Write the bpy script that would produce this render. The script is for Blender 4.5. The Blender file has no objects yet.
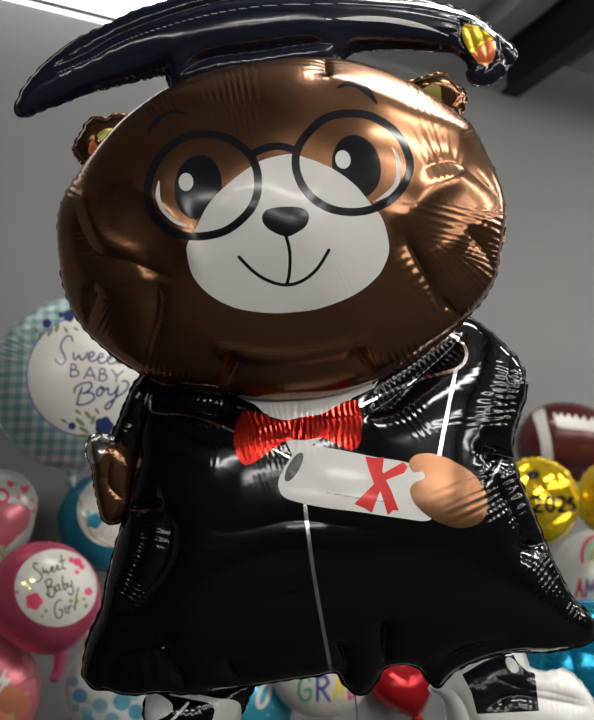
import bpy, math, random
import numpy as np
from mathutils import Vector

# ------------------------------------------------------------------ camera, exposure, world
SC = bpy.context.scene
COL = SC.collection
YAW, PITCH, FPX = math.radians(-24), math.radians(8), 690.0
CAM = np.array([0.0, 0.0, 1.5])
FWD = np.array([-math.sin(YAW)*math.cos(PITCH), math.cos(YAW)*math.cos(PITCH), math.sin(PITCH)])
RGT = np.array([math.cos(YAW), math.sin(YAW), 0.0])
UPV = np.cross(RGT, FWD)
cd = bpy.data.cameras.new('camera'); cam = bpy.data.objects.new('camera', cd); COL.objects.link(cam)
cam.location = CAM; cam.rotation_euler = (math.pi/2+PITCH, 0, YAW)
cd.sensor_fit = 'VERTICAL'; cd.sensor_height = 36; cd.lens = FPX*36/720; cd.clip_start = .02
cd.dof.use_dof = True; cd.dof.focus_distance = 1.12; cd.dof.aperture_fstop = 3.0
SC.camera = cam
SC.view_settings.view_transform = 'Standard'; SC.view_settings.look = 'None'
SC.view_settings.gamma = 1; SC.view_settings.exposure = 0.45
w = bpy.data.worlds.new('world'); SC.world = w; w.use_nodes = True
w.node_tree.nodes['Background'].inputs[0].default_value = (.5, .55, .6, 1)
w.node_tree.nodes['Background'].inputs[1].default_value = .05
LIGHT = 30.0          # radiance of the store's ceiling fixtures
WALL_Y, CEIL = 2.54, 3.55
X0, X1, Y0 = -6.0, 9.0, -10.0

def ray(u, v):
    u = np.asarray(u, float)[..., None]; v = np.asarray(v, float)[..., None]
    return FWD + RGT*(u-297)/FPX + UPV*(360-v)/FPX
def on_plane(u, v, p0, n):
    r = ray(u, v); t = ((p0-CAM) @ n)/(r @ n)
    return CAM + r*t[..., None]
def project(P):
    d = P-CAM; z = d @ FWD
    return np.stack([297+FPX*(d @ RGT)/z, 360-FPX*(d @ UPV)/z], -1)

# ------------------------------------------------------------------ materials
def mat(name, col, metallic=0, rough=.4, coat=0, bump=0, bscale=40, spec=.5, emit=None, estr=0, var=0, vscale=3, coat_r=.06, bdist=.004):
    m = bpy.data.materials.new(name); m.use_nodes = True; nt = m.node_tree; b = nt.nodes['Principled BSDF']
    b.inputs['Base Color'].default_value = (*col, 1); b.inputs['Metallic'].default_value = metallic
    b.inputs['Roughness'].default_value = rough; b.inputs['Coat Weight'].default_value = coat
    b.inputs['Coat Roughness'].default_value = coat_r; b.inputs['Specular IOR Level'].default_value = spec
    if emit: b.inputs['Emission Color'].default_value = (*emit, 1); b.inputs['Emission Strength'].default_value = estr
    tc = nt.nodes.new('ShaderNodeTexCoord')
    if bump:
        n = nt.nodes.new('ShaderNodeTexNoise'); n.inputs['Scale'].default_value = bscale; n.inputs['Detail'].default_value = 3
        nt.links.new(tc.outputs['Object'], n.inputs['Vector'])
        bp = nt.nodes.new('ShaderNodeBump'); bp.inputs['Strength'].default_value = bump; bp.inputs['Distance'].default_value = bdist
        nt.links.new(n.outputs['Fac'], bp.inputs['Height']); nt.links.new(bp.outputs['Normal'], b.inputs['Normal'])
    if var:
        n = nt.nodes.new('ShaderNodeTexNoise'); n.inputs['Scale'].default_value = vscale; n.inputs['Detail'].default_value = 5
        nt.links.new(tc.outputs['Object'], n.inputs['Vector'])
        r = nt.nodes.new('ShaderNodeMapRange'); r.inputs[3].default_value = 1-var; r.inputs[4].default_value = 1+var
        nt.links.new(n.outputs['Fac'], r.inputs[0])
        x = nt.nodes.new('ShaderNodeVectorMath'); x.operation = 'SCALE'; x.inputs[0].default_value = col
        nt.links.new(r.outputs[0], x.inputs['Scale']); nt.links.new(x.outputs[0], b.inputs['Base Color'])
    return m
M = {}
M['bronze'] = mat('bronze foil', (.24, .118, .062), .93, .22, .1, .10, 9, bdist=.01)
M['black'] = mat('black foil', (.0018, .0019, .0025), .0, .09, 0, .10, 9, spec=.45, bdist=.01)
M['ink'] = mat('black ink on foil', (.008, .008, .011), 0, .14, 0, 0, spec=.4)
M['cap'] = mat('midnight foil', (.009, .012, .023), .0, .14, .0, .10, 9, spec=.6, bdist=.01)
M['white'] = mat('white ink on foil', (.66, .66, .63), 0, .3, .25, .0, spec=.5)
M['red'] = mat('red foil', (.46, .018, .010), .85, .16, .1)
M['ribred'] = mat('red ink', (.55, .012, .012), .3, .3, .2)
M['silver'] = mat('bare silver foil', (.72, .71, .69), 1, .2, 0, .15, 60)
M['yellow'] = mat('yellow foil', (.85, .60, .03), .35, .28, .2)
M['orange'] = mat('orange foil', (.95, .26, .08), .35, .28, .2)
M['olive'] = mat('yellow green foil', (.62, .60, .16), .5, .3, .2)
M['greyline'] = mat('grey ink and seam sheen', (.30, .30, .29), 0, .3, .2)
M['scrollin'] = mat('scroll end ink', (.035, .036, .034), .2, .3, .2)
M['wall'] = mat('painted wall', (.19, .193, .195), 0, .75, 0, .05, 120, var=.05, vscale=1.2)
M['darkwall'] = mat('dark painted wall', (.03, .03, .033), 0, .7)
M['deck'] = mat('dark painted steel deck', (.45, .46, .47), .2, .55, 0)
M['steel'] = mat('black painted steel', (.012, .012, .013), .1, .5, 0)
M['floor'] = mat('polished concrete floor', (.016, .0155, .015), 0, .7, 0, .05, 30, var=.15)
M['housing'] = mat('white enamel', (.6, .6, .6), 0, .4)
M['glow_soft'] = mat('dimmer lit diffuser', (.8, .8, .8), 0, .5, emit=(1, .98, .95), estr=2.2)
M['glow'] = mat('lit diffuser', (.8, .8, .8), 0, .5, emit=(1, .97, .92), estr=LIGHT)

# ------------------------------------------------------------------ object helpers
def link_mesh(name, V, faces, material, parent=None, loc=(0, 0, 0), normals=None):
    V = np.asarray(V, float)-np.asarray(loc)
    me = bpy.data.meshes.new(name)
    me.from_pydata(V.tolist(), [], faces.tolist() if hasattr(faces, 'tolist') else faces); me.update()
    if normals is not None:
        me.polygons.foreach_set('use_smooth', [True]*len(me.polygons))
        me.normals_split_custom_set_from_vertices(normals.tolist())
    me.materials.append(material)
    o = bpy.data.objects.new(name, me); COL.objects.link(o)
    if parent: o.parent = parent
    else: o.location = loc
    return o
def tag(o, label=None, cat=None, group=None, kind=None):
    for k, v in (('label', label), ('category', cat), ('group', group), ('kind', kind)):
        if v: o[k] = v
    return o
def box(x0, x1, y0, y1, z0, z1, bev=0):
    V = [(x, y, z) for z in (z0, z1) for y in (y0, y1) for x in (x0, x1)]
    F = [(0, 2, 3, 1), (4, 5, 7, 6), (0, 1, 5, 4), (2, 6, 7, 3), (0, 4, 6, 2), (1, 3, 7, 5)]
    return V, F
def join(parts):
    V, F = [], []
    for v, f in parts:
        k = len(V); V += list(v); F += [tuple(i+k for i in q) for q in f]
    return V, F
def tube(pts, r, n=8):
    V, F = [], []
    pts = [Vector(p) for p in pts]
    for i, p in enumerate(pts):
        d = (pts[min(i+1, len(pts)-1)]-pts[max(i-1, 0)]).normalized()
        a = d.cross(Vector((0.3, .9, .1))).normalized(); b = d.cross(a)
        for k in range(n):
            t = 2*math.pi*k/n; V.append(tuple(p+a*r*math.cos(t)+b*r*math.sin(t)))
    for i in range(len(pts)-1):
        for k in range(n):
            F.append((i*n+k, i*n+(k+1) % n, (i+1)*n+(k+1) % n, (i+1)*n+k))
    F.append(tuple(range(n))[::-1]); F.append(tuple((len(pts)-1)*n+k for k in range(n)))
    return V, F

# ------------------------------------------------------------------ 2D curves
def smooth(pts, closed=True, k=6):
    P = np.array(pts, float); n = len(P)
    if n < 3 and not closed: return P
    out = []
    rngi = range(n) if closed else range(n-1)
    for i in rngi:
        g = (lambda j: P[j % n]) if closed else (lambda j: P[min(max(j, 0), n-1)])
        p0, p1, p2, p3 = g(i-1), g(i), g(i+1), g(i+2)
        for j in range(k):
            t = j/k
            out.append(.5*((2*p1)+(-p0+p2)*t+(2*p0-5*p1+4*p2-p3)*t*t+(-p0+3*p1-3*p2+p3)*t**3))
    if not closed: out.append(P[-1])
    return np.array(out)
def ell(cx, cy, rx, ry, a=0, n=40):
    t = np.linspace(0, 2*math.pi, n, endpoint=False); a = math.radians(a)
    x, y = rx*np.cos(t), ry*np.sin(t)
    return np.stack([cx+x*math.cos(a)-y*math.sin(a), cy+x*math.sin(a)+y*math.cos(a)], 1)
def crop(pts, ox, oy, s): return [(ox+x/s, oy+y/s) for x, y in pts]
def pdist(Q, poly, closed=True):
    """distance to polyline, arc length of nearest point, inside flag"""
    A = poly; B = np.roll(poly, -1, 0) if closed else poly[1:]
    if not closed: A = poly[:-1]
    L = np.hypot(*(B-A).T); S0 = np.concatenate([[0], np.cumsum(L)[:-1]])
    best = np.full(len(Q), 1e18); s = np.zeros(len(Q)); ins = np.zeros(len(Q), bool)
    x, y = Q[:, 0], Q[:, 1]
    for i in range(len(A)):
        ax, ay = A[i]; dx, dy = B[i]-A[i]; l2 = dx*dx+dy*dy+1e-12
        t = np.clip(((x-ax)*dx+(y-ay)*dy)/l2, 0, 1)
        d = (x-ax-t*dx)**2+(y-ay-t*dy)**2
        m = d < best; best[m] = d[m]; s[m] = S0[i]+t[m]*L[i]
        if closed:
            c = ((ay > y) != (ay+dy > y))
            if c.any(): ins ^= c & (x < ax+dx*(y-ay)/(dy if abs(dy) > 1e-12 else 1e-12))
    return np.sqrt(best), s, ins, L.sum()
class Poly:          # filled printed shape
    def __init__(s, *polys, sm=True, k=5): s.p = [(smooth(q, k=k) if sm else np.array(q, float)) for q in polys]
    def __call__(s, Q):
        r = np.full(len(Q), -1e3)
        for p in s.p:
            lo, hi = p.min(0)-4, p.max(0)+4
            m = ((Q > lo) & (Q < hi)).all(1)
            if m.any():
                d, _, ins, _ = pdist(Q[m], p); r[m] = np.maximum(r[m], np.where(ins, d, -d))
        return r
class Stroke:        # printed pen line(s)
    def __init__(s, r, *lines, sm=True, closed=False, taper=False): s.r = r; s.c = closed; s.t = taper; s.p = [smooth(q, closed, 5) if sm else np.array(q, float) for q in lines]
    def __call__(s, Q):
        r = np.full(len(Q), -1e3)
        for p in s.p:
            lo, hi = p.min(0)-s.r-3, p.max(0)+s.r+3
            m = ((Q > lo) & (Q < hi)).all(1)
            if m.any():
                d, q, _, L = pdist(Q[m], p, s.c)
                rr = s.r*(np.clip(np.minimum(q, L-q)/(L*.3), .25, 1) if s.t else 1)
                r[m] = np.maximum(r[m], rr-d)
        return r

# ------------------------------------------------------------------ triangle clipping
def clip(V, T, s):
    s = np.where(np.abs(s) < 1e-9, 1e-9, s)
    ins = s > 0; c = ins[T].sum(1)
    Tin, Tout = T[c == 3], T[c == 0]
    X = T[(c == 1) | (c == 2)]
    if len(X) == 0: return V, Tin, Tout
    cx = ins[X]; one = cx.sum(1) == 1
    lone = np.where(one, cx.argmax(1), (~cx).argmax(1))
    k = np.arange(len(X)); a, b, d = X[k, lone], X[k, (lone+1) % 3], X[k, (lone+2) % 3]
    E = np.concatenate([np.stack([a, b], 1), np.stack([a, d], 1)]); E.sort(axis=1)
    U, inv = np.unique(E, axis=0, return_inverse=True); inv = inv.ravel()
    t = (s[U[:, 0]]/(s[U[:, 0]]-s[U[:, 1]]))[:, None]
    NV = V[U[:, 0]]*(1-t)+V[U[:, 1]]*t
    ab = len(V)+inv[:len(X)]; ad = len(V)+inv[len(X):]
    tri = np.stack([a, ab, ad], 1); q = np.concatenate([np.stack([ab, b, d], 1), np.stack([ab, d, ad], 1)])
    o2 = np.concatenate([one, one])
    return np.concatenate([V, NV]), np.concatenate([Tin, tri[one], q[~o2]]), np.concatenate([Tout, tri[~one], q[o2]])
def compact(V, T):
    u, inv = np.unique(T, return_inverse=True)
    return V[u], inv.reshape(T.shape)
def vnormals(P, T):
    n = np.cross(P[T[:, 1]]-P[T[:, 0]], P[T[:, 2]]-P[T[:, 0]]); N = np.zeros_like(P)
    for k in range(3): np.add.at(N, T[:, k], n)
    return N/(np.linalg.norm(N, axis=1)[:, None]+1e-20)
def blur(a, sig):
    r = max(1, int(sig*2.5)); k = np.exp(-.5*(np.arange(-r, r+1)/sig)**2); k /= k.sum()
    for ax in (0, 1):
        p = np.pad(a, [(r, r) if i == ax else (0, 0) for i in (0, 1)], mode='edge')
        a = sum(k[j]*(p[j:j+a.shape[0]] if ax == 0 else p[:, j:j+a.shape[1]]) for j in range(2*r+1))
    return a
def noise1(s, lam, seed, per=None):
    r = np.random.RandomState(seed).rand(997); x = s/lam
    i = np.floor(x).astype(int); f = x-i; f = f*f*(3-2*f)
    return r[i % 997]*(1-f)+r[(i+1) % 997]*f
def noise2(Q, lam, seed):
    rs = np.random.RandomState(seed); v = 0
    for j in range(5):
        a = rs.rand()*6.28; p = rs.rand()*6.28; l = lam*(.7+.8*rs.rand())
        v = v+np.sin(2*math.pi*(Q[:, 0]*math.cos(a)+Q[:, 1]*math.sin(a))/l+p)
    return v/3
def crumple(Q, lam, seed):
    rs = np.random.RandomState(seed); pts = rs.rand(600, 2)
    lo, hi = Q.min(0), Q.max(0); n = max(6, int((hi-lo).prod()/lam**2)); pts = lo+(hi-lo)*rs.rand(min(n, 400), 2)
    hgt = rs.rand(len(pts)); g = rs.randn(len(pts), 2)*.7/lam
    b = np.full(len(Q), 1e18); v = np.full(len(Q), -1e9)
    for p, h0, gg in zip(pts, hgt, g):                       # upper envelope of random facets
        d = (Q-p); f = h0+(d @ gg)-(d**2).sum(1)*.35/lam**2
        v = np.maximum(v, f)
    return v-v.mean()
def pucker(s, d, amp, lam, L, seed, uni=0):
    env = np.clip(noise1(s, lam*6, seed)*1.7-.35, 0, 1.3)*(.6+.4*noise1(s, lam*2.2, seed+5))
    if uni: env = .55+.45*noise1(s, lam*4, seed)
    Ls = L*(.35+1.1*noise1(s, lam*4, seed+1)**1.5)
    ph = s/lam+(.5 if uni else 1.3)*noise1(s, lam*3.5, seed+2)
    f = ph-np.floor(ph); wv = 1-2*np.abs(2*f-1)**.8
    return amp*env*wv*np.exp(-d/Ls)*np.clip(d/4, 0, 1)

# ------------------------------------------------------------------ the foil balloon builder
def inflate(outline, p0, n, T, cell=1.6, flange=2.5, amp=.0012, lam=7, L=24, scal=.8, creases=(), crum=0, clam=14,
            und=.02, seed=1, pw=.5, back=True, Tb=None, ridges=()):
    """foil cushion: outline in the balloon's own plane (p0, n), pinched by welded seams, puckered along them"""
    n = np.array(n, float); n /= np.linalg.norm(n); p0 = np.array(p0, float)
    px = FPX/np.linalg.norm(p0-CAM)
    lo, hi = outline.min(0)-flange-4, outline.max(0)+flange+4
    # coarse membrane solve
    cc = max(2.0, (hi-lo).max()/110); gx, gy = np.arange(lo[0], hi[0]+cc, cc), np.arange(lo[1], hi[1]+cc, cc)
    GX, GY = np.meshgrid(gx, gy); Q = np.stack([GX.ravel(), GY.ravel()], 1)
    d, _, ins, _ = pdist(Q, outline); sd = np.where(ins, d, -d).reshape(GX.shape); m = sd > 0
    U = np.zeros_like(sd)
    for _ in range(2600):
        V = .25*(np.roll(U, 1, 0)+np.roll(U, -1, 0)+np.roll(U, 1, 1)+np.roll(U, -1, 1)+1); U = np.where(m, V, 0)
    umax = U.max(); U /= umax
    ok = sd > cc*1.2; R = np.where(ok, U/np.maximum(sd, .1), 0); W = ok.astype(float)
    for _ in range(6):
        Wn = blur(W, 1.0); Rn = blur(R*W, 1.0)/np.maximum(Wn, 1e-6)
        R = np.where(W > 0, R, np.where(Wn > 1e-4, Rn, R)); W = np.where(W > 0, 1., (Wn > 1e-4)*1.)
    def samp(A, Q):
        x = np.clip((Q[:, 0]-gx[0])/cc, 0, len(gx)-1.001); y = np.clip((Q[:, 1]-gy[0])/cc, 0, len(gy)-1.001)
        i, j = x.astype(int), y.astype(int); a, b = x-i, y-j
        return A[j, i]*(1-a)*(1-b)+A[j, i+1]*a*(1-b)+A[j+1, i]*(1-a)*b+A[j+1, i+1]*a*b
    res = []
    for side in ((1, -1) if back else (1,)):
        c = cell if side > 0 else cell*2.2
        fx, fy = np.arange(lo[0], hi[0]+c, c), np.arange(lo[1], hi[1]+c, c)
        FX, FY = np.meshgrid(fx, fy); Q = np.stack([FX.ravel(), FY.ravel()], 1)
        d, s, ins, tot = pdist(Q, outline); sd = np.where(ins, d, -d)
        sc = scal*(noise1(s, lam*2.4, seed+9)-.5)*2+scal*.5*np.sin(2*math.pi*s/(lam*1.7))
        sig = cc/c
        u1 = blur(samp(U, Q).reshape(FX.shape), sig).ravel(); r1 = blur(samp(R, Q).reshape(FX.shape), sig).ravel()
        wt = np.clip((sd-1.5*cc)/(3*cc), 0, 1); wt = wt*wt*(3-2*wt)
        u = np.maximum(wt*u1+(1-wt)*r1*np.maximum(sd, 0), 0)
        h = (T if side > 0 else (Tb or T*.8))*u**pw
        h = h*(1+und*noise2(Q, 110, seed+3)*np.clip(u*2, 0, 1))
        if side > 0:
            h = h+pucker(s, d, amp, lam, L, seed)*(sd > 0)+pucker(s, d, amp*.5, lam*.55, L*.5, seed+20)*(sd > 0)
            for k, (pl, dep, wid, ca, cl, cL, *un) in enumerate(creases):
                pl = smooth(pl, False, 6); dd, ss, _, tl = pdist(Q, pl, False)
                end = np.clip(np.minimum(ss, tl-ss)/(tl*.18+1), 0, 1)
                h = h*(1-dep*np.exp(-dd/wid)*(.15+.85*end))+pucker(ss+1000, dd, ca, cl, cL, seed+30+k, bool(un))*end*np.clip(sd/6, 0, 1)
            for pl, hh, wid in ridges:
                pl = smooth(pl, False, 6); dd, ss, _, tl = pdist(Q, pl, False)
                h = h+hh*np.exp(-(dd/wid)**2)*np.clip(sd/8, 0, 1)
            if crum: h = h+crum*crumple(Q, clam, seed+4)*np.clip(sd/8, 0, 1)
        h = np.maximum(h, 0)+.0003
        wave = .0012*np.sin(2*math.pi*s/(lam*1.9)+2*noise1(s, 20, seed+7))*np.clip(1-sd/5, 0, 1)
        P = on_plane(Q[:, 0], Q[:, 1], p0, n)+n*(side*h+wave)[:, None]
        ny, nx = FX.shape; idx = np.arange(nx*ny).reshape(ny, nx)
        a, b, e, f = idx[:-1, :-1].ravel(), idx[:-1, 1:].ravel(), idx[1:, 1:].ravel(), idx[1:, :-1].ravel()
        Tt = np.concatenate([np.stack([a, f, e], 1), np.stack([a, e, b], 1)])
        if side < 0: Tt = Tt[:, ::-1]
        N = vnormals(P, Tt)
        A = np.concatenate([P, N, project(P)], 1)
        A, Ti, _ = clip(A, Tt, sd+flange+sc)
        res.append(compact(A, Ti))
    return res

def foil(name, outline, p0, n, T, material, art=(), parent=None, root=None, sm=True, **kw):
    """art: (part name, material, shape[, label]) topmost first; every printed piece becomes a child of the foil"""
    out = smooth(outline) if sm else np.array(outline, float)
    r = inflate(out, p0, n, T, **kw)
    A, Tr = r[0]
    pieces = []
    for it in art:
        s = it[2](A[:, 6:8])
        A2, Ti, To = clip(A, Tr, s)
        if len(Ti) == 0: continue
        pieces.append((it, compact(A2, Ti))); A, Tr = A2, To
    base, bt = compact(A, Tr)
    if len(r) > 1:
        B, Bt = r[1]; bt = np.concatenate([bt, Bt+len(base)]); base = np.concatenate([base, B])
    loc = root if root is not None else np.array([base[:, 0].mean(), base[:, 1].mean(), base[:, 2].min()])
    o = link_mesh(name, base[:, :3], bt, material, parent, loc, base[:, 3:6])
    for it, (V, F) in pieces:
        c = link_mesh(it[0], V[:, :3], F, it[1], o, loc, V[:, 3:6])
        if len(it) > 3: c['label'] = it[3]
    return o

# ================================================================== THE SETTING
def struct(name, V, F, m, loc=(0, 0, 0)):
    o = link_mesh(name, V, F, m, None, loc); o['kind'] = 'structure'; return o
struct('floor', *box(X0-.15, X1+.15, Y0-.15, WALL_Y+.15, -.1, 0), M['floor'])
struct('wall_back', *box(X0-.15, X1+.15, WALL_Y, WALL_Y+.15, 0, CEIL+.1), M['wall'])
struct('wall_front', *box(X0-.15, X1+.15, Y0-.15, Y0, 0, CEIL+.1), M['darkwall'])
struct('wall_left', *box(X0-.15, X0, Y0, WALL_Y, 0, CEIL+.1), M['darkwall'])
struct('wall_right', *box(X1, X1+.15, Y0, WALL_Y, 0, CEIL+.1), M['darkwall'])
# ribbed steel deck, ribs running away from the wall
V, F = [], []; xs = []; x = X0; pitch_ = .30
while x < X1:
    xs += [(x, 0), (x+.15, 0), (x+.18, .09), (x+.27, .09)]; x += pitch_
xs.append((X1, 0))
for y in (Y0, WALL_Y):
    for a, b in xs: V.append((a, y, CEIL+b))
    for a, b in xs: V.append((a, y, CEIL+.13))
n = len(xs)
for i in range(n-1):
    F += [(i, i+1, 2*n+i+1, 2*n+i), (n+i, 3*n+i, 3*n+i+1, n+i+1)]
struct('ceiling', V, F, M['deck'])
def at_z(u, v, z):
    r = ray(u, v); return CAM+r*((z-CAM[2])/r[2])
bx_ = at_z(528, 71, 3.36)[0]
k = 0
for x in [bx_-5.4, bx_-2.7, bx_, bx_+2.7, bx_+5.4]:
    if x < X0+.2 or x > X1-.2: continue
    parts = [box(x-.05, x+.05, Y0, WALL_Y, 3.30, 3.315), box(x-.05, x+.05, Y0, WALL_Y, 3.535, 3.55), box(x-.012, x+.012, Y0, WALL_Y, 3.31, 3.54)]
    k += 1; struct('trim_%d' % k, *join(parts), M['steel'])

# ceiling light fixtures (rows of linear lamps)
def fixture(x, y, z, L, wd, label, group='linear lamps under the ceiling', glow='glow'):
    r = bpy.data.objects.new('ceiling_light', None); COL.objects.link(r); r.location = (x, y, z)
    tag(r, label, 'light', group)
    V, F = join([box(-L/2, L/2, -wd/2, wd/2, .03, .07), box(-L/2, L/2, -wd/2-.008, -wd/2, -.004, .07), box(-L/2, L/2, wd/2, wd/2+.008, -.004, .07),
                 box(-L/2-.01, -L/2, -wd/2-.008, wd/2+.008, -.004, .07), box(L/2, L/2+.01, -wd/2-.008, wd/2+.008, -.004, .07)])
    link_mesh('housing', V, F, M['housing'], r)
    link_mesh('diffuser', *join([box(-L/2, L/2, -wd/2, -.015, -.05, .03), box(-L/2, L/2, .015, wd/2, -.05, .03)]), M[glow], r)
    link_mesh('divider', *box(-L/2, L/2, -.015, .015, -.053, .03), M['housing'], r)
    for sx in (-.4, .4):
        link_mesh('hanger', *tube([(sx*L, 0, .07), (sx*L, 0, CEIL-z)], .004, 6), M['steel'], r)
pL = at_z(78, -2, 3.2)
fixture(pL[0]-.5, pL[1], 3.2, 2.2, .26, 'long bright ceiling lamp at the top left above the cap', glow='glow_soft')
for y in (.7, -1.0, -3.2, -5.6, -8.2):  # unseen lamps; row nearest the back wall added to light wall and bear
    for x in (-4.4, -1.6, 1.2, 4.0, 6.8):
        if x < -1 and y > -3: continue
        fixture(x, y, 3.3, 1.5, .2, 'unseen linear ceiling lamp outside the view')

# ================================================================== THE BEAR BALLOON
NB = -FWD
def bp(depth): return CAM+FWD*depth
NG = -FWD*math.cos(math.radians(13))+UPV*math.sin(math.radians(13))
ROOT = CAM+ray(300, 735)*1.22
bear = bpy.data.objects.new('bear_balloon', None); COL.objects.link(bear); bear.location = ROOT
tag(bear, 'big bronze foil teddy bear balloon in black gown and cap with red bow tie', 'balloon')
KW = dict(parent=bear, root=ROOT)

# gown
gown = [(160, 345), (148, 372), (142, 400), (137, 440), (133, 471), (128, 509), (118, 540), (108, 581), (103, 608), (90, 637), (83, 667), (86, 680), (96, 688),
        (108, 688), (118, 692), (135, 694), (160, 691), (190, 692), (222, 688), (252, 684), (290, 678), (318, 674), (336, 671), (345, 684), (357, 693), (366, 692),
        (376, 680), (384, 667), (400, 663), (418, 667), (430, 681), (440, 685), (452, 672), (479, 659), (513, 651), (545, 651), (579, 645), (592, 639),
        (593, 624), (586, 612), (570, 596), (556, 568), (543, 541), (531, 510), (516, 472), (511, 445), (518, 415), (525, 392), (521, 367), (506, 349), (487, 331), (465, 318),
        (420, 312), (380, 330), (300, 345), (210, 335)]
tie = [(246, 411), (268, 416), (286, 420), (302, 417), (321, 414), (333, 408), (346, 401), (356, 401), (361, 412), (362, 428), (360, 443), (352, 450), (340, 446),
       (324, 438), (306, 440), (286, 441), (268, 453), (253, 463), (243, 464), (236, 452), (233.5, 438), (237, 422)]
paw = [(409, 463), (414, 456), (427, 453), (447, 458), (472, 473), (485, 491), (487, 511), (478, 524), (457, 528), (432, 519), (415, 504), (410, 491), (414, 483), (424, 478), (423, 472), (413, 472)]
ribbon = [(365, 456), (374, 458), (384, 457), (382, 474), (403, 462), (408, 467), (404, 473), (386, 480), (391, 490), (399, 511), (393, 510), (388, 516),
          (380, 490), (372, 513), (364, 508), (354, 504), (374, 484), (369, 470)]
scroll = [(308, 445), (340, 450), (375, 457), (409, 463), (425, 475), (435, 500), (430, 520), (400, 518), (360, 512), (321, 507), (288, 499), (279, 489), (280, 476), (291, 457), (299, 448)]
shirt = [(262, 396), (345, 392), (341, 410), (330, 432), (314, 444), (293, 456), (285, 440), (266, 412)]
collar = [(222, 390), (245, 392), (300, 396), (350, 390), (380, 378), (374, 388), (352, 398), (343, 412), (265, 414), (256, 405), (240, 398)]
art = [('bow_tie', M['red'], Poly(tie, sm=True)),
       ('bear_paw', M['bronze'], Poly(paw), 'bronze paw holding the scroll'),
       ('scroll_ribbon', M['ribred'], Poly(ribbon, sm=False)),
       ('scroll_opening', M['scrollin'], Poly(ell(294, 467, 16.5, 5.6, -61), sm=False)),
       ('scroll_fold', M['greyline'], Stroke(.8, [(309, 489), (345, 496), (380, 501), (415, 504)], taper=True)),
       ('diploma_scroll', M['white'], Poly(scroll)),
       ('shirt', M['white'], Poly(shirt, sm=False)), ('collar', M['white'], Poly(collar, sm=False)),
       ('silver_line', M['silver'], Stroke(1.1, [(157, 376), (151, 392), (150, 406), (156, 413), (194, 416.5), (234, 431.5), (273, 449), (294, 460)])),
       ('silver_line', M['silver'], Stroke(1.6, [(360, 406), (400, 387), (428, 377), (456, 369), (465, 361), (466, 350), (457, 338), (441, 331)])),
       ('silver_line', M['silver'], Stroke(1.9, [(456, 369), (448, 410), (439, 456)])),
       ('silver_line', M['silver'], Stroke(1.2, [(502, 459), (495, 473), (487, 487)])),
       ('zip_line', M['silver'], Stroke(1.9, [(305, 505), (311, 555), (319, 605), (333, 682)]))]
SE = lambda pl, dep=.3, wid=9, ca=.0016, cl=7, cL=14, *un: (pl, dep, wid, ca, cl, cL, *un)
foil('gown', gown, CAM+ray(300, 470)*1.235, NG, .125, M['black'], art, cell=1.6, amp=.0016, lam=9, L=30, seed=11, und=.03, creases=[
    SE([(133, 509), (150, 506), (172, 503)], .35, 8), SE([(172, 503), (178, 530), (170, 565), (140, 600), (108, 612)], .22, 12, .0016, 7, 24),
    SE([(150, 510), (152, 545), (135, 590), (122, 606)], .08, 7, .0024, 5, 18, 1),
    SE([(240, 425), (200, 418), (158, 405)], .15, 9, .0022, 6, 16, 1), SE([(362, 425), (400, 395), (440, 360), (460, 338)], .25, 9, .0030, 6, 13, 1),
    SE([(510, 460), (490, 456), (470, 458)], .5, 7, .001), SE([(480, 462), (495, 500), (520, 540), (560, 590), (590, 625)], .22, 10, .0024, 6, 16, 1),
    SE([(498, 470), (520, 500), (535, 540), (565, 585)], .06, 6, .0026, 5, 12, 1),
    SE([(545, 540), (525, 545), (505, 540)], .4, 7, .001), SE([(505, 350), (500, 390), (505, 430)], .10, 12, .0022, 6, 26),
    SE([(240, 441), (285, 428), (310, 428), (358, 424)], .0, 20, .0034, 5, 15, 1), SE([(345, 684), (345, 660), (336, 630)], .3, 10), SE([(384, 667), (380, 640), (381, 610)], .25, 8), SE([(430, 681), (440, 655), (470, 640), (520, 636)], .25, 10),
    SE([(252, 684), (235, 665), (232, 650)], .25, 8), SE([(118, 692), (116, 665), (135, 645), (190, 630)], .2, 12), SE([(190, 692), (185, 670), (178, 655)], .3, 7),
    SE([(150, 510), (230, 530), (300, 520), (400, 535)], .03, 30, 0), SE([(200, 620), (280, 585), (330, 580)], .04, 16, 0)], **KW)

# arm and hand at the bear's left side
foil('arm', [(150, 372), (140, 378), (131, 392), (121, 418), (113, 438), (116, 452), (126, 465), (136, 470), (145, 440), (152, 400)], bp(1.235), NB, .03, M['black'],
     amp=.0015, lam=5, L=10, crum=.006, clam=12, seed=21, cell=1.2, **KW)
foil('hand', [(88, 447), (91, 439), (101, 435), (114, 439), (125, 446), (133, 460), (133, 485), (131, 505), (125, 517), (114, 523), (104, 519), (100, 507), (95, 485), (93, 467), (88, 456)],
     bp(1.215), NB, .032, M['bronze'], [('silver_knot', M['silver'], Poly([(84, 440), (95, 430), (114, 434), (116, 443), (106, 449), (100, 462), (92, 463), (84, 455)]), 'bare silver foil top of the hand')],
     amp=.0012, lam=5, L=12, crum=.005, clam=16, seed=22, cell=1.0, creases=[SE([(116, 450), (112, 480), (128, 500)], .25, 5, .001, 4, 8)], **KW)

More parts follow.
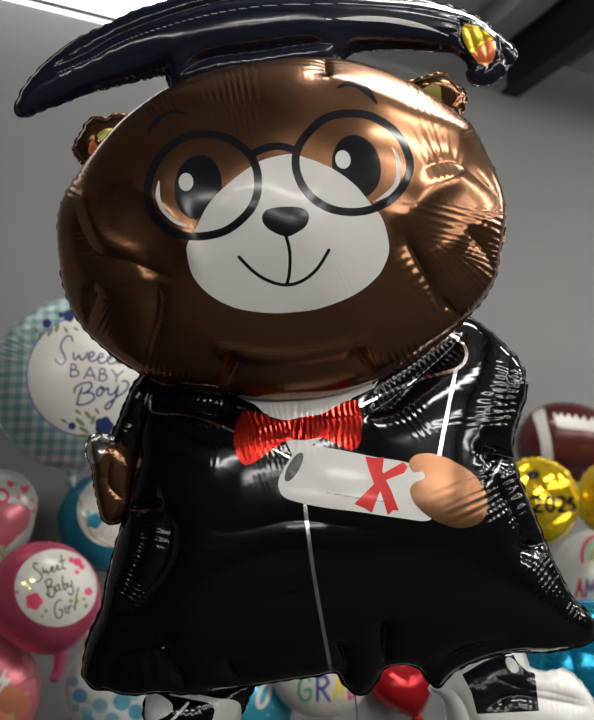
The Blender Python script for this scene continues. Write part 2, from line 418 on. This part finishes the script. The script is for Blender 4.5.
# feet
foil('foot', [(146, 702), (156, 690), (180, 686), (215, 684), (252, 680), (246, 700), (236, 722), (226, 752), (190, 765), (155, 752), (146, 725)], bp(1.262), NB, .05, M['black'],
     [('shoe_trim', M['white'], Poly([(150, 693), (162, 696), (172, 704), (171, 712), (160, 719), (146, 722), (146, 698)]), 'white rounded toe'),
      ('shoe_trim', M['white'], Poly([(167, 690), (190, 693), (215, 698), (240, 704), (236, 735), (210, 735), (214, 707), (190, 699), (170, 695)]), 'white sole band'),
      ('shoe_line', M['white'], Stroke(1.4, [(188, 703), (180, 712), (168, 724)]), 'thin white line')],
     amp=.0012, lam=6, L=12, seed=31, cell=1.2, crum=.003, clam=26, **KW)
foil('foot', [(431, 687), (447, 676), (466, 663), (493, 651), (513, 648), (524, 657), (528, 668), (541, 673), (562, 671), (576, 680), (586, 691), (594, 704), (603, 725), (598, 755), (540, 770),
              (470, 765), (450, 740), (447, 712), (442, 696)], bp(1.262), NB, .06, M['white'],
     [('shoe_tongue', M['white'], Poly(ell(512, 665, 5, 9, -35), sm=False)),
      ('shoe_patch', M['ink'], Poly([(462, 674.5), (484, 661.5), (502, 654), (512, 652), (517, 662), (527, 671), (535, 673), (539, 711), (477, 714), (471.5, 692.5)], sm=False), 'black patch on the white shoe')],
     amp=.0014, lam=6, L=14, seed=33, cell=1.2, crum=.003, clam=30,
     creases=[SE([(475, 697), (505, 685), (540, 690), (585, 700)], .25, 6, .0012, 6, 10), SE([(490, 668), (515, 678), (545, 684), (580, 694)], .15, 5, .001, 6, 8), SE([(447, 680), (462, 700), (472, 740)], .25, 6)], **KW)

# ears
foil('ear', [(75, 151), (77, 141), (83, 132), (86, 125), (95, 118), (107, 119.5), (117, 116), (135, 118), (140, 130), (112, 158), (92, 168), (83, 162)], bp(1.215), NB, .022, M['bronze'],
     [('inner_ear', M['olive'], Poly([(97, 135), (108, 128), (114, 132), (104, 141)]), 'pale inner patch'),
      ('inner_ear', M['orange'], Poly([(92, 140), (97, 146), (94, 154), (88, 152)]), 'pink inner patch')],
     amp=.001, lam=5, L=8, crum=.006, clam=11, seed=41, cell=1.0, **KW)
foil('ear', [(410, 84), (428, 77), (443, 75), (455, 84), (464, 94), (465, 104), (461, 112), (459, 120), (448, 118), (425, 110), (410, 98)], bp(1.215), NB, .022, M['bronze'],
     [('inner_ear', M['olive'], Poly([(423, 88.6), (431.7, 84), (440.5, 86.4), (442, 104), (435, 99)], sm=False), 'yellow green inner patch')],
     amp=.001, lam=5, L=8, crum=.007, clam=10, seed=42, cell=1.0, **KW)

# cap
cap = [(16.5, 107), (20, 97), (26, 86), (43, 67), (60, 53), (78, 40), (108, 25.5), (135, 12), (160, 5), (200, -7), (250, -16), (320, -20), (380, -13), (412, -3), (440, 5), (467, 14),
       (482, 22), (495, 33), (505, 41), (512, 47), (515, 53), (512.5, 61), (507, 64), (504, 70), (498, 78), (487, 83), (475, 83), (468, 76), (469, 67), (463, 58), (452, 51.5),
       (435, 50), (400, 48), (365, 49), (350, 53), (342, 60), (338, 72), (320, 82), (260, 86), (200, 94), (176, 94), (170, 84), (166, 73), (150, 76), (108, 86), (84, 93),
       (66, 101), (45, 108), (33, 113), (24, 116), (18, 113)]
foil('cap', cap, bp(1.20), NB, .052, M['cap'],
     [('tassel', M['orange'], Poly([(471, 54), (481, 45), (493, 39), (496, 45), (495, 56), (492, 62), (486, 66), (478, 63)], sm=False), 'orange lower half of the tassel'),
      ('tassel', M['yellow'], Poly([(461, 29), (465, 24), (477, 26), (488, 33), (494, 40), (481, 45), (471, 54), (464, 42)], sm=False), 'yellow upper half of the tassel'),
      ('cord', M['white'], Stroke(2.7, [(326, 19), (360, 18.5), (390, 20), (425, 27), (449, 36)], taper=True), 'white tassel cord'),
      ('seam_sheen', M['greyline'], Stroke(.6, [(57, 73), (92, 58), (119, 43), (160, 28), (212, 14), (262, 6), (310, 4), (360, 4), (420, 9), (460, 17)])),  # painted stroke stands in for the weld's reflection along the cap seam
     ('cord', M['silver'], Stroke(1.3, [(380, -8), (409, -1), (438, 7), (467, 15), (482, 25), (495, 35)]), 'bright edge line of the cap')],
     cell=1.5, amp=.0009, lam=8, L=12, seed=51, pw=.5, und=.01, creases=[
     SE([(463, 26), (470, 45), (478, 62)], .3, 4, .0015, 5, 6), SE([(474, 28), (482, 45), (484, 62)], .3, 3, .0015, 5, 6), SE([(466, 55), (480, 46), (494, 40)], .3, 3, .001), SE([(470, 80), (482, 74), (490, 64)], .3, 4), SE([(23, 101), (35, 86), (57, 73), (92, 58), (119, 43), (160, 28), (212, 14), (262, 6), (310, 4), (360, 4), (420, 9), (465, 18)], .28, 5, .0024, 21, 6),
     SE([(178, 84), (190, 74), (212, 64), (267, 57), (305, 51), (335, 52)], .5, 6, .003, 13, 8),
     SE([(460, 22), (458, 40), (466, 55)], .4, 4), SE([(466, 60), (480, 66), (498, 62)], .4, 5, .002, 6, 8), SE([(497, 40), (500, 55), (506, 64)], .4, 4, .001)],
     **KW)

# head
head = [(78, 180), (68, 195), (61.5, 212), (60, 241), (64, 278), (72, 306), (87, 330), (109, 351), (130, 366), (155, 379), (190, 388), (224, 393), (250, 399), (276, 401), (305, 400), (328, 397), (355, 389), (378, 379),
        (405, 364), (432, 345), (455, 326), (474, 309), (484, 297), (494, 279), (499, 251), (503, 225), (503, 207), (500, 192), (492, 172), (477, 140), (466, 124), (443, 108), (404, 83), (366, 69), (340, 64),
        (300, 63), (260, 67), (212, 76), (175, 89), (150, 104), (122, 125), (95, 156)]
GL = [(206, 134), (226, 137.5), (243, 148), (254, 162), (258, 179), (256, 198), (246, 215), (225, 231), (198, 236.5), (173, 232), (156, 218), (148.5, 199), (149, 180), (158, 159), (173, 144), (189, 136)]
GR = [(346, 113.5), (325, 118.5), (309, 132), (298, 148), (295.7, 166), (302, 185), (315, 200), (333, 209.5), (355, 212), (375, 208), (393, 198), (405, 183), (410, 165), (404, 144), (391, 128), (370, 116)]
muzzle = [(187, 254), (188, 243), (197, 226), (206, 208), (218, 193), (239, 175), (255, 164), (269, 158), (292, 154), (306, 158), (318, 162), (338, 172), (356, 186), (371, 204), (381, 216), (387, 233),
          (389, 250), (385, 264), (376, 278), (354, 295), (321, 308), (296, 312), (269, 313), (236, 308), (210, 295), (193, 276)]
nose = [(262, 217), (267, 209.6), (284, 206.7), (302, 208), (309, 215), (306, 226), (295, 233.7), (286, 236.7), (273, 232), (264.4, 225)]
art = [('glasses', M['ink'], type('G', (), {'__call__': lambda s, Q: np.maximum(Stroke(4.1, GL, GR, closed=True)(Q), Stroke(3.8, [(254, 153), (263, 149), (279, 146), (297, 151)])(Q))})(), 'round black printed glasses'),
       ('eye_highlight', M['white'], Poly(ell(186, 182, 7.3, 9, 0), sm=False)),
       ('eye_highlight', M['white'], Poly(ell(343, 159.5, 7.6, 9.3, -10), sm=False)),
       ('eye_glint', M['white'], Poly([(159.7, 178), (155.6, 193), (158, 204), (163, 213), (173, 222), (182, 226), (192, 227), (180, 222), (171, 216), (164, 208), (160, 196)])),
       ('eye_glint', M['white'], Poly([(391, 146), (398, 155), (400.7, 166), (400, 180), (396, 188), (388, 196), (373, 202.5), (384, 194), (392, 186), (396, 176), (396.5, 163), (394.5, 154)])),
       ('nose', M['ink'], Poly(nose)),
       ('mouth', M['ink'], Stroke(1.7, [(239, 257), (254, 272), (269, 281), (285.6, 285), (302, 281), (317, 269), (329, 250)], [(285.5, 235), (288.5, 245), (290, 256), (289.5, 272), (287, 284)])),
       ('muzzle', M['white'], Poly(muzzle)),
       ('eye', M['ink'], Poly(ell(198, 187, 23.6, 32.5, 8), sm=False)),
       ('eye', M['ink'], Poly(ell(356.5, 166.5, 24.2, 32, -12), sm=False)),
       ('eyebrow', M['ink'], Poly([(148, 135), (151, 124), (159, 116), (168, 111), (176, 109), (189, 115), (173, 113.5), (162, 119), (154, 127)])),
       ('eyebrow', M['ink'], Poly([(336, 89), (341, 84), (350, 80.5), (361, 82.5), (371, 90), (378, 105), (366, 95), (356, 88), (346, 86.5)]))]
foil('head', head, bp(1.175), NB, .145, M['bronze'], art, cell=1.5, amp=.0021, lam=7, L=36, scal=1.3, seed=61, und=.02, creases=[
    SE([(410, 188), (440, 178), (475, 196), (500, 212)], .05, 9, .0016, 7, 20), SE([(392, 242), (404, 265), (424, 298), (432, 320)], .12, 8, .0012, 7, 22),
    SE([(452, 240), (475, 258), (492, 284)], .15, 8, .0016, 6, 18), SE([(88, 215), (98, 240), (114, 262), (150, 272), (184, 288)], .07, 10, .0010, 8, 16),
    SE([(172, 290), (166, 325), (150, 362)], .13, 8, .0010, 7, 16), SE([(110, 290), (100, 315), (92, 330)], .16, 7, .001),
    SE([(241, 352), (232, 372), (226, 391)], .22, 6, .0005), SE([(350, 347), (362, 362), (374, 378)], .22, 6, .0005), SE([(430, 300), (455, 318), (470, 312)], .2, 7, .001),
    SE([(324, 66), (323, 85), (326, 100)], .15, 6, .0016, 6, 14), SE([(395, 120), (430, 112), (460, 130)], .02, 12, .0014, 6, 22)],
    ridges=[([(228, 352), (290, 358), (358, 346)], .007, 7), ([(150, 200), (180, 228), (205, 268)], .006, 13), ([(100, 210), (118, 250), (150, 268)], .005, 10), ([(330, 98), (360, 112), (400, 130), (450, 140)], .004, 12), ([(395, 232), (420, 205), (445, 192)], .006, 12), ([(425, 270), (450, 245), (475, 232)], .005, 10)], **KW)
# ribbon that tethers the bear to the floor
pr = CAM+ray(356, 692)*1.235
pts = [pr+np.array([.004*math.sin(i*.9), .004*math.cos(i*.7), -(pr[2]-.002)*i/24]) for i in range(25)]
V, F = tube([tuple(p-ROOT) for p in pts], .0015, 6); link_mesh('ribbon', V, F, M['silver'], bear)

# ================================================================== BALLOONS BY THE BACK WALL
def gingham():
    m = bpy.data.materials.new('teal gingham foil'); m.use_nodes = True; nt = m.node_tree; b = nt.nodes['Principled BSDF']
    b.inputs['Roughness'].default_value = .3; b.inputs['Metallic'].default_value = .25; b.inputs['Coat Weight'].default_value = .2
    tc = nt.nodes.new('ShaderNodeTexCoord'); sp = nt.nodes.new('ShaderNodeSeparateXYZ'); nt.links.new(tc.outputs['Object'], sp.inputs[0])
    def mth(op, a, b_=None):
        n = nt.nodes.new('ShaderNodeMath'); n.operation = op
        for i, q in enumerate((a, b_)):
            if q is None: continue
            if isinstance(q, float): n.inputs[i].default_value = q
            else: nt.links.new(q, n.inputs[i])
        return n.outputs[0]
    st = [mth('GREATER_THAN', mth('FRACT', mth('MULTIPLY', o, 33.0)), .5) for o in (sp.outputs['X'], sp.outputs['Z'])]
    f = mth('MULTIPLY', mth('ADD', st[0], st[1]), .5)
    r = nt.nodes.new('ShaderNodeValToRGB'); e = r.color_ramp.elements
    e[0].color = (.56, .63, .61, 1); e[1].color = (.17, .35, .36, 1); e.new(.5).color = (.33, .47, .47, 1)
    nt.links.new(f, r.inputs[0]); nt.links.new(r.outputs[0], b.inputs['Base Color'])
    return m
M['gingham'] = gingham()
def bm_(n, c, me=.3, ro=.28, **k): M[n] = mat(n+' balloon foil', c, me, ro, .2, **k)
bm_('label', (.62, .61, .56), 0, .32); bm_('navy', (.025, .035, .13), 0); bm_('leaf', (.20, .23, .10), 0); bm_('lavender', (.13, .13, .36), 0)
bm_('pink', (.55, .08, .16), .45); bm_('rose', (.72, .07, .16), .1); bm_('rosed', (.45, .03, .09), .1); bm_('script', (.10, .095, .06), .2); bm_('gold', (.80, .74, .32), .6, .2)
bm_('teal', (.02, .22, .32), .55); bm_('teald', (.03, .30, .42), .3); bm_('pearl', (.60, .60, .57), .2); bm_('dota', (.10, .34, .42), .2); bm_('dotb', (.22, .42, .48), .2)
bm_('blush', (.62, .16, .20), .4); bm_('peach', (.62, .22, .12), .4); bm_('brown', (.085, .018, .016), .25, .22); bm_('lace', (.62, .60, .58), 0)
bm_('gold2', (.90, .62, .02), .75, .16); bm_('grn', (.05, .40, .22), 0); bm_('nvy2', (.05, .05, .28), 0); bm_('ylw', (.75, .60, .05), 0); bm_('mag', (.6, .06, .25), 0)
bm_('blue', (.01, .30, .52), .75, .16); bm_('heart', (.50, .012, .02), .6, .2); bm_('beige', (.42, .40, .32), 0); bm_('brick', (.42, .05, .05), 0); bm_('plum', (.16, .09, .20), 0); bm_('mint', (.30, .52, .36), 0)

def wfoil(name, label, outline, uc, vc, y, T, material, art=(), turn=.5, neck=None, group=None, **kw):
    r = ray(uc, vc); t = (y-CAM[1])/r[1]; p0 = CAM+r*t
    h = -np.array([r[0], r[1], 0]); h /= np.linalg.norm(h)
    n = turn*h+(1-turn)*np.array([0, -1., 0]); n /= np.linalg.norm(n)
    sc = 2.2
    kw.setdefault('amp', .0022); kw.setdefault('lam', 5); kw.setdefault('L', 11); kw.setdefault('flange', 1.3); kw.setdefault('scal', .5)
    o = foil(name, outline, p0, n, T, material, art, **kw)
    tag(o, label, 'balloon', group)
    if neck:
        nk = foil('neck', neck, p0+n*.002, n, .012, material, (), parent=o, root=np.array(o.location), cell=1.0, amp=.001, lam=4, L=4, flange=.4, scal=.2, sm=False)
    return o
def each(name, m, polys, sm=True): return [(name, m, Poly(p, sm=sm)) for p in polys]
def circ(cx, cy, rx, ry=None, a=0): return [tuple(p) for p in ell(cx, cy, rx, ry or rx, a, 28)]
def flower(cx, cy, r, k=5, ph=0):
    return [(cx+r*(.85+.18*abs(math.cos(k*t/2+ph)))*math.cos(t), cy+r*(.85+.18*abs(math.cos(k*t/2+ph)))*math.sin(t)) for t in np.linspace(0, 2*math.pi, 30, endpoint=False)]
def leafp(cx, cy, l, w_, a): return [tuple(p) for p in ell(cx, cy, l, w_, a, 12)]

# baby boy balloon
c = lambda p: crop(p, 50, 325, 5.94)
sweet = [c(q) for q in ([(135, 95), (125, 68), (100, 66), (72, 100), (65, 140), (85, 180), (90, 212), (70, 235), (45, 225), (32, 203)], [(140, 165), (140, 195), (152, 205), (172, 178), (178, 195), (190, 208), (210, 190), (222, 163)],
    [(225, 197), (252, 186), (262, 168), (245, 160), (230, 185), (236, 212), (262, 214), (285, 197), (308, 192), (318, 178), (300, 170), (286, 195), (292, 222), (318, 225), (340, 208), (362, 198), (362, 184), (342, 195), (347, 225), (372, 230), (400, 212), (412, 175)],
    [(418, 150), (400, 205), (408, 228), (430, 222)], [(392, 172), (440, 180)])]
boy = [c(q) for q in ([(190, 372), (170, 425), (162, 470)], [(145, 402), (152, 370), (195, 347), (240, 342), (246, 368), (218, 398), (192, 406), (232, 402), (258, 412), (262, 438), (228, 463), (180, 475), (158, 470)],
    [(300, 370), (281, 388), (279, 414), (296, 420), (316, 396), (318, 373), (300, 368), (318, 385), (338, 376)], [(346, 375), (345, 403), (362, 415), (388, 396), (405, 362)],
    [(405, 362), (395, 410), (372, 463), (346, 500), (326, 490), (345, 465), (398, 427), (448, 392), (466, 356), (452, 332), (430, 334)])]
baby = [c(q) for q in ([(125, 232), (122, 306)], [(125, 233), (148, 233), (157, 249), (145, 265), (125, 267)], [(145, 266), (168, 273), (172, 292), (150, 307), (120, 306)], [(200, 320), (238, 250), (272, 326)], [(214, 297), (258, 301)],
    [(298, 258), (291, 329)], [(298, 258), (324, 262), (330, 277), (315, 290), (295, 292)], [(315, 291), (337, 301), (338, 321), (315, 333), (290, 329)], [(368, 266), (396, 305), (436, 272)], [(396, 305), (392, 340)])]
fl = [flower(69, 316, 6), flower(61, 315, 3), flower(47, 323.5, 4.6), flower(104, 426, 9.5), flower(72, 426, 4), flower(116, 432, 4)]
lv = [leafp(*q) for q in ((40, 336, 5, 2, 110), (50, 332, 5, 2, 120), (57, 328, 5, 2, 110), (66, 330, 4, 1.6, 60), (36, 330, 3, 1.5, 40), (76, 329, 3, 1.3, 30), (80, 422, 6, 2.2, 40), (88, 415, 5, 2, 50), (93, 420, 5, 2, 110),
    (84, 430, 6, 2, 30), (120, 419, 5, 2, 120), (78, 412, 4, 1.5, 40), (97, 411, 4, 1.5, 60), (64, 421, 4, 1.5, 30), (84, 436, 7, 1.8, 0), (124, 428, 4, 1.5, 70))]
wfoil('round_balloon', 'round teal gingham balloon with white label reading Sweet Baby Boy in navy', circ(78, 384, 86), 78, 384, 2.12, .155, M['gingham'],
      [('lettering', M['navy'], Stroke(.85, *sweet)), ('lettering', M['navy'], Stroke(.75, *baby, sm=False)), ('lettering', M['navy'], Stroke(.95, *boy)), *each('printed_flower', M['navy'], fl), *each('printed_leaf', M['leaf'], lv),
       ('label_border', M['lavender'], Stroke(.7, ell(87, 376, 60.5, 60.5), closed=True, sm=False)), ('white_label', M['label'], Poly(ell(87, 376, 60, 60), sm=False))],
      neck=[(64, 466), (79, 466), (76, 474), (75, 487), (65, 486), (67, 475)], cell=.9, seed=71, L=16, lam=7)
# teal balloon
wfoil('round_balloon', 'round deep teal balloon with cream floral label, half hidden behind the bear hand', circ(106, 522, 47, 48), 106, 520, 2.42, .09, M['teal'],
      [*each('printed_flower', M['teald'], [flower(94, 521, 8), flower(88, 513, 3)]), ('gold_edge', M['gold'], Stroke(.8, [(80, 500), (84, 515), (90, 532), (100, 541), (113, 547)])),
       ('printed_script', M['beige'], Stroke(.5, [(88, 495), (94, 490), (96, 500), (92, 506)], [(104, 530), (110, 526), (112, 536), (118, 532)], [(100, 500), (108, 494), (112, 502)])),
       ('white_label', M['label'], Poly(ell(112, 511, 35, 36), sm=False))], cell=1.1, seed=72, amp=.004, L=22, lam=9, crum=.014, clam=18)
# baby girl balloon
c = lambda p: crop(p, 14, 545, 6.6)
g1 = [c(q) for q in ([(155, 125), (135, 120), (130, 148), (163, 175), (185, 205), (166, 240), (135, 245)], [(190, 150), (195, 185), (215, 165), (220, 190), (240, 175), (243, 150)], [(245, 170), (262, 150), (250, 140), (247, 165), (262, 178), (280, 158), (295, 142), (283, 132), (281, 155), (297, 166), (315, 148)],
    [(310, 65), (318, 120), (328, 158), (342, 155)], [(295, 112), (336, 100)])]
g2 = [c(q) for q in ([(213, 255), (225, 300), (232, 332)], [(200, 247), (232, 225), (250, 238), (236, 272), (225, 282), (255, 276), (270, 308), (255, 343), (226, 337), (214, 318)], [(290, 260), (272, 282), (282, 305), (299, 285), (298, 262), (303, 290), (312, 298)],
    [(320, 205), (322, 260), (334, 295), (350, 276), (340, 256), (326, 266)], [(352, 250), (360, 275), (380, 262), (378, 235)], [(380, 260), (392, 305), (375, 330), (358, 316)])]
g3 = [c(q) for q in ([(312, 362), (282, 375), (268, 430), (285, 480), (314, 470), (320, 430), (296, 427)], [(335, 405), (346, 452)], [(356, 402), (362, 450)], [(361, 418), (380, 397)], [(424, 282), (412, 340), (402, 430)])]
wfoil('round_balloon', 'round pink balloon with white label reading Sweet Baby Girl in script', circ(45, 598, 55.5), 45, 598, 2.14, .105, M['pink'],
      [('lettering', M['script'], Stroke(.8, *g1)), ('lettering', M['script'], Stroke(.85, *g2)), ('lettering', M['script'], Stroke(.8, *g3)),
       *each('gold_sparkle', M['gold'], [flower(x, y, r, 4, x) for x, y, r in ((32, 580, 2.6), (24, 583, 2.4), (29, 588, 2.2), (17, 592, 2.2), (71, 601, 2.3), (77, 601, 2), (86, 606, 2.2), (46, 611, 2), (42, 616, 1.8), (74, 607, 1.6), (84, 599, 1.8))]),
       *[('rose_outline', M['rosed'], Stroke(.5, e, closed=True, sm=False)) for e in (ell(34, 601, 4.5, 4.8), ell(33, 602, 2, 2), ell(88, 591, 2.2, 2.4))],
       *each('printed_rose', M['rose'], [flower(34, 601.5, 8.8), flower(88.5, 591.5, 4.2), flower(78, 562, 4.5), flower(71.5, 560, 3), flower(77, 572, 2.6), flower(82, 567, 3)]),
       ('white_label', M['label'], Poly(ell(56, 588, 41.5, 39), sm=False))],
      neck=[(54, 648), (68, 648), (66, 662), (62, 672), (58, 682), (49, 680), (54, 668)], cell=.9, seed=73, L=12, crum=.006, clam=18)
# heart patterned balloon
def hrt(cx, cy, r, a=0):
    t = np.linspace(0, 2*math.pi, 26, endpoint=False); x = 16*np.sin(t)**3/16; y = -(13*np.cos(t)-5*np.cos(2*t)-2*np.cos(3*t)-np.cos(4*t))/16
    a = math.radians(a); return [(cx+r*(p*math.cos(a)-q*math.sin(a)), cy+r*(p*math.sin(a)+q*math.cos(a))) for p, q in zip(x, y)]
wfoil('round_balloon', 'white balloon printed with pink hearts and a wide pink band, cut by left edge', [(-50, 500), (-35, 480), (-10, 471), (12, 472), (26, 480), (36, 497), (34, 520), (29, 536), (20, 548), (10, 557), (-2, 568), (-20, 572), (-44, 550)], -5, 520, 2.3, .10, M['pearl'],
      [*each('printed_heart', M['rose'], [hrt(10.5, 484, 4, 10), hrt(25, 489, 5, -5), hrt(18.5, 497.5, 2.6, 20), hrt(32, 500, 2, 0), hrt(33, 511, 2.5, 0)], False),
       ('pink_ring', M['rose'], Stroke(1.8, ell(2, 496, 6, 6.5), closed=True, sm=False)),
       ('pink_band', M['blush'], Poly([(-30, 508), (0, 503), (14, 504), (28, 507), (31, 515), (27, 528), (18, 536), (8, 545), (-6, 544), (-30, 540)])),
       ('yellow_print', M['gold'], Stroke(1.2, [(14, 532), (12, 540), (4, 548)], [(0, 552), (6, 560)]))], cell=1.1, seed=74, crum=.006, clam=14)
# pink script balloon
wfoil('round_balloon', 'pink and peach balloon with white script in the lower left corner', circ(-18, 689, 58, 59), -18, 689, 2.2, .11, M['blush'],
      [('lettering', M['label'], Stroke(1.3, *[crop(q, 0, 620, 6.6) for q in ([(38, 328), (20, 370), (-10, 420)], [(66, 390), (40, 408), (10, 450), (-20, 490)], [(35, 380), (20, 420), (38, 428), (66, 392)])])),
       *each('gold_sparkle', M['gold'], [circ(27, 694, 2.2), circ(11, 716, 3.2), circ(14, 704, 1.3), circ(31, 672, 1)]),
       ('peach_print', M['peach'], Poly([(-40, 690), (0, 686), (20, 690), (30, 700), (28, 712), (5, 728), (-40, 730)]))], cell=1.1, seed=75, crum=.006, clam=16)
# dotted balloon
wfoil('round_balloon', 'white balloon with soft teal and blue dots under the gown hem', circ(120, 692, 54), 120, 692, 2.3, .11, M['pearl'],
      [*each('printed_dot', M['dota'], [circ(x, y, r) for x, y, r in ((80, 696, 7.5), (122, 702, 9), (136, 712, 8), (96, 680, 6), (150, 690, 7), (110, 668, 7), (88, 722, 7), (141, 666, 6))], False),
       *each('printed_dot', M['dotb'], [circ(x, y, r) for x, y, r in ((100, 706, 8), (87, 712, 6), (112, 719, 7), (133, 694, 7), (74, 682, 5), (158, 708, 6), (125, 684, 6), (76, 708, 4))], False)],
      cell=1.1, seed=76, amp=.004, L=16, lam=8, crum=.010, clam=20)
# small teal balloon and GRAD balloon
wfoil('round_balloon', 'small teal balloon with white lettering beside the bear shoe under the gown', circ(252, 706, 40), 252, 706, 2.34, .10, M['teald'],
      [('lettering', M['label'], Stroke(1.9, *[crop(q, 220, 665, 3.96) for q in ([(198, 70), (170, 85), (150, 130), (155, 168), (182, 150), (198, 100), (206, 60)], [(232, 55), (238, 90)])])),
       *each('printed_dot', M['label'], [circ(280, 695, 1.6), circ(247, 707, 1), circ(273, 707, 1), circ(268, 715, 1.1)], False), ('gold_sparkle', M['gold'], Poly(circ(264, 704, 2), sm=False))], cell=1.0, seed=77)
c = lambda p: crop(p, 220, 665, 3.96)
sp_ = np.random.RandomState(4); specks = [circ(322+36*math.cos(a)*r, 705+9*math.sin(a)*r, .5+.4*sp_.rand()) for a, r in zip(sp_.rand(60)*6.28, sp_.rand(60)**.5)]
wfoil('round_balloon', 'white balloon with rainbow coloured letters GRAD and gold specks below the gown', circ(321, 667, 50), 321, 667, 2.2, .11, M['label'],
      [('letter', M['grn'], Stroke(1.6, c([(358, 62), (335, 42), (316, 72), (313, 115), (330, 140), (356, 130), (358, 98), (338, 100)])), 'green letter G'),
       ('letter', M['nvy2'], Stroke(1.6, c([(386, 48), (386, 140)]), c([(386, 50), (418, 45), (430, 70), (412, 90), (388, 94)]), c([(402, 94), (434, 142)]), sm=False), 'navy letter R'),
       ('letter', M['ylw'], Stroke(1.7, c([(452, 135), (472, 40), (492, 135)]), c([(458, 105), (486, 105)]), sm=False), 'yellow letter A'),
       ('letter', M['mag'], Stroke(1.7, c([(512, 50), (512, 135), (532, 125), (540, 90), (532, 60), (512, 50)]), sm=False), 'magenta letter D'),
       ('gold_specks', M['beige'], Poly(*specks, sm=False))], cell=.9, seed=78)
# red heart
wfoil('heart_balloon', 'red foil heart balloon hanging below the gown between the shoes', [(401, 667), (391, 663), (381, 665), (373, 675), (371, 687), (377, 698), (390, 707), (406, 714), (416, 717), (424, 706), (431, 690), (430, 680), (421, 669), (410, 665)],
      402, 690, 2.44, .065, M['heart'], neck=[(411, 713), (420, 713), (424, 722), (432, 726), (430, 732), (418, 730), (412, 722)], cell=1.0, seed=79, crum=.012, clam=14, L=16, amp=.004)
# football
c = lambda p: crop(p, 510, 390, 7.07)
lace = [(553, 413), (555.5, 412.5), (556.5, 416), (559, 416), (560, 413), (562, 413.3), (563.5, 417), (566.5, 417), (567.5, 414), (569.5, 414.5), (571, 418), (574, 418), (575, 414.8), (577, 415), (578.5, 419), (582, 419), (583, 416), (585, 416), (586.5, 420.5), (590, 421), (591, 417.5), (593, 418),
        (595, 422), (604, 426), (602, 434), (588, 430), (575, 429), (563, 428), (557, 426.5)]
wfoil('football_balloon', 'brown football shaped foil balloon with white stripe and laces above the gold balloons', [(520, 438), (524, 424), (534, 412), (548, 405), (564, 403), (582, 406), (600, 413), (616, 425), (628, 440), (632, 452), (622, 462), (604, 470), (584, 474), (562, 472), (542, 466), (528, 456), (521, 446)],
      575, 438, 2.36, .10, M['brown'], [('white_stripe', M['lace'], Poly(c([(160, 168), (236, 130), (262, 230), (288, 350), (303, 500), (232, 500), (215, 370), (185, 250)]))), ('laces', M['lace'], Poly(lace, sm=False))],
      turn=.75, cell=1.0, seed=80, neck=[(571, 470), (581, 470), (582, 478), (578, 482), (572, 480)], L=12)
# gold 2025 balloon
c = lambda p: crop(p, 520, 470, 8.03)
wfoil('round_balloon', 'crinkled gold foil balloon printed 2025 in black', circ(536, 503, 42, 44), 536, 503, 2.08, .10, M['gold2'],
      [('lettering', M['ink'], Stroke(1.75, *[c(q) for q in ([(88, 228), (110, 213), (148, 216), (164, 244), (148, 284), (105, 330), (104, 333), (180, 335)], [(210, 240), (228, 217), (258, 220), (273, 255), (274, 305), (252, 333), (222, 325), (210, 285), (210, 240)],
        [(300, 238), (320, 217), (348, 222), (360, 250), (345, 288), (313, 330), (368, 337)], [(422, 226), (396, 230), (392, 266), (418, 263), (440, 290), (430, 322), (402, 330)])], sm=False)),
       ('printed_cap', M['ink'], Poly([(526, 474), (533, 470), (540, 473), (538, 478), (530, 480)], sm=False))],
      turn=.8, cell=1.0, seed=81, crum=.016, clam=12, amp=.003)
wfoil('round_balloon', 'crinkled plain gold foil balloon cut by the right edge under the football', circ(612, 498, 35, 37), 612, 498, 2.0, .09, M['gold2'], turn=.8, cell=1.2, seed=82, crum=.022, clam=11)
# rainbow balloon
c = lambda p: crop(p, 544, 530, 6.54)
wfoil('round_balloon', 'white balloon with red rainbow arc and letters AM at the right edge', circ(600, 584, 52, 54), 600, 584, 2.3, .12, M['pearl'],
      [('lettering', M['brick'], Stroke(1.5, c([(208, 436), (236, 322), (252, 438)]), c([(220, 392), (246, 392)]), sm=False), 'brick red letter A'), ('lettering', M['plum'], Stroke(1.5, c([(272, 436), (282, 328), (305, 400), (330, 330), (340, 436)]), sm=False), 'plum letter M'),
       ('rainbow_arc', M['rose'], Stroke(1.6, c([(252, 205), (250, 150), (268, 90), (310, 50), (360, 45), (420, 90), (440, 180)])), 'red arc'),
       ('rainbow_arc', M['mint'], Stroke(2.6, c([(290, 190), (285, 150), (300, 110), (330, 90), (370, 100), (390, 160)])), 'mint green arc'),
       ('rainbow_arc', M['gold'], Stroke(1.8, c([(318, 190), (318, 150), (335, 130), (355, 150), (358, 190)])), 'pale yellow arc')], turn=.75, cell=1.0, seed=83, crum=.005, clam=20)
# blue foil balloon
wfoil('round_balloon', 'shiny bright blue foil balloon behind the right shoe', circ(588, 666, 64, 64), 588, 666, 2.06, .13, M['blue'], turn=.75, cell=1.3, seed=84, crum=.016, clam=20, amp=.004, L=24, lam=9)
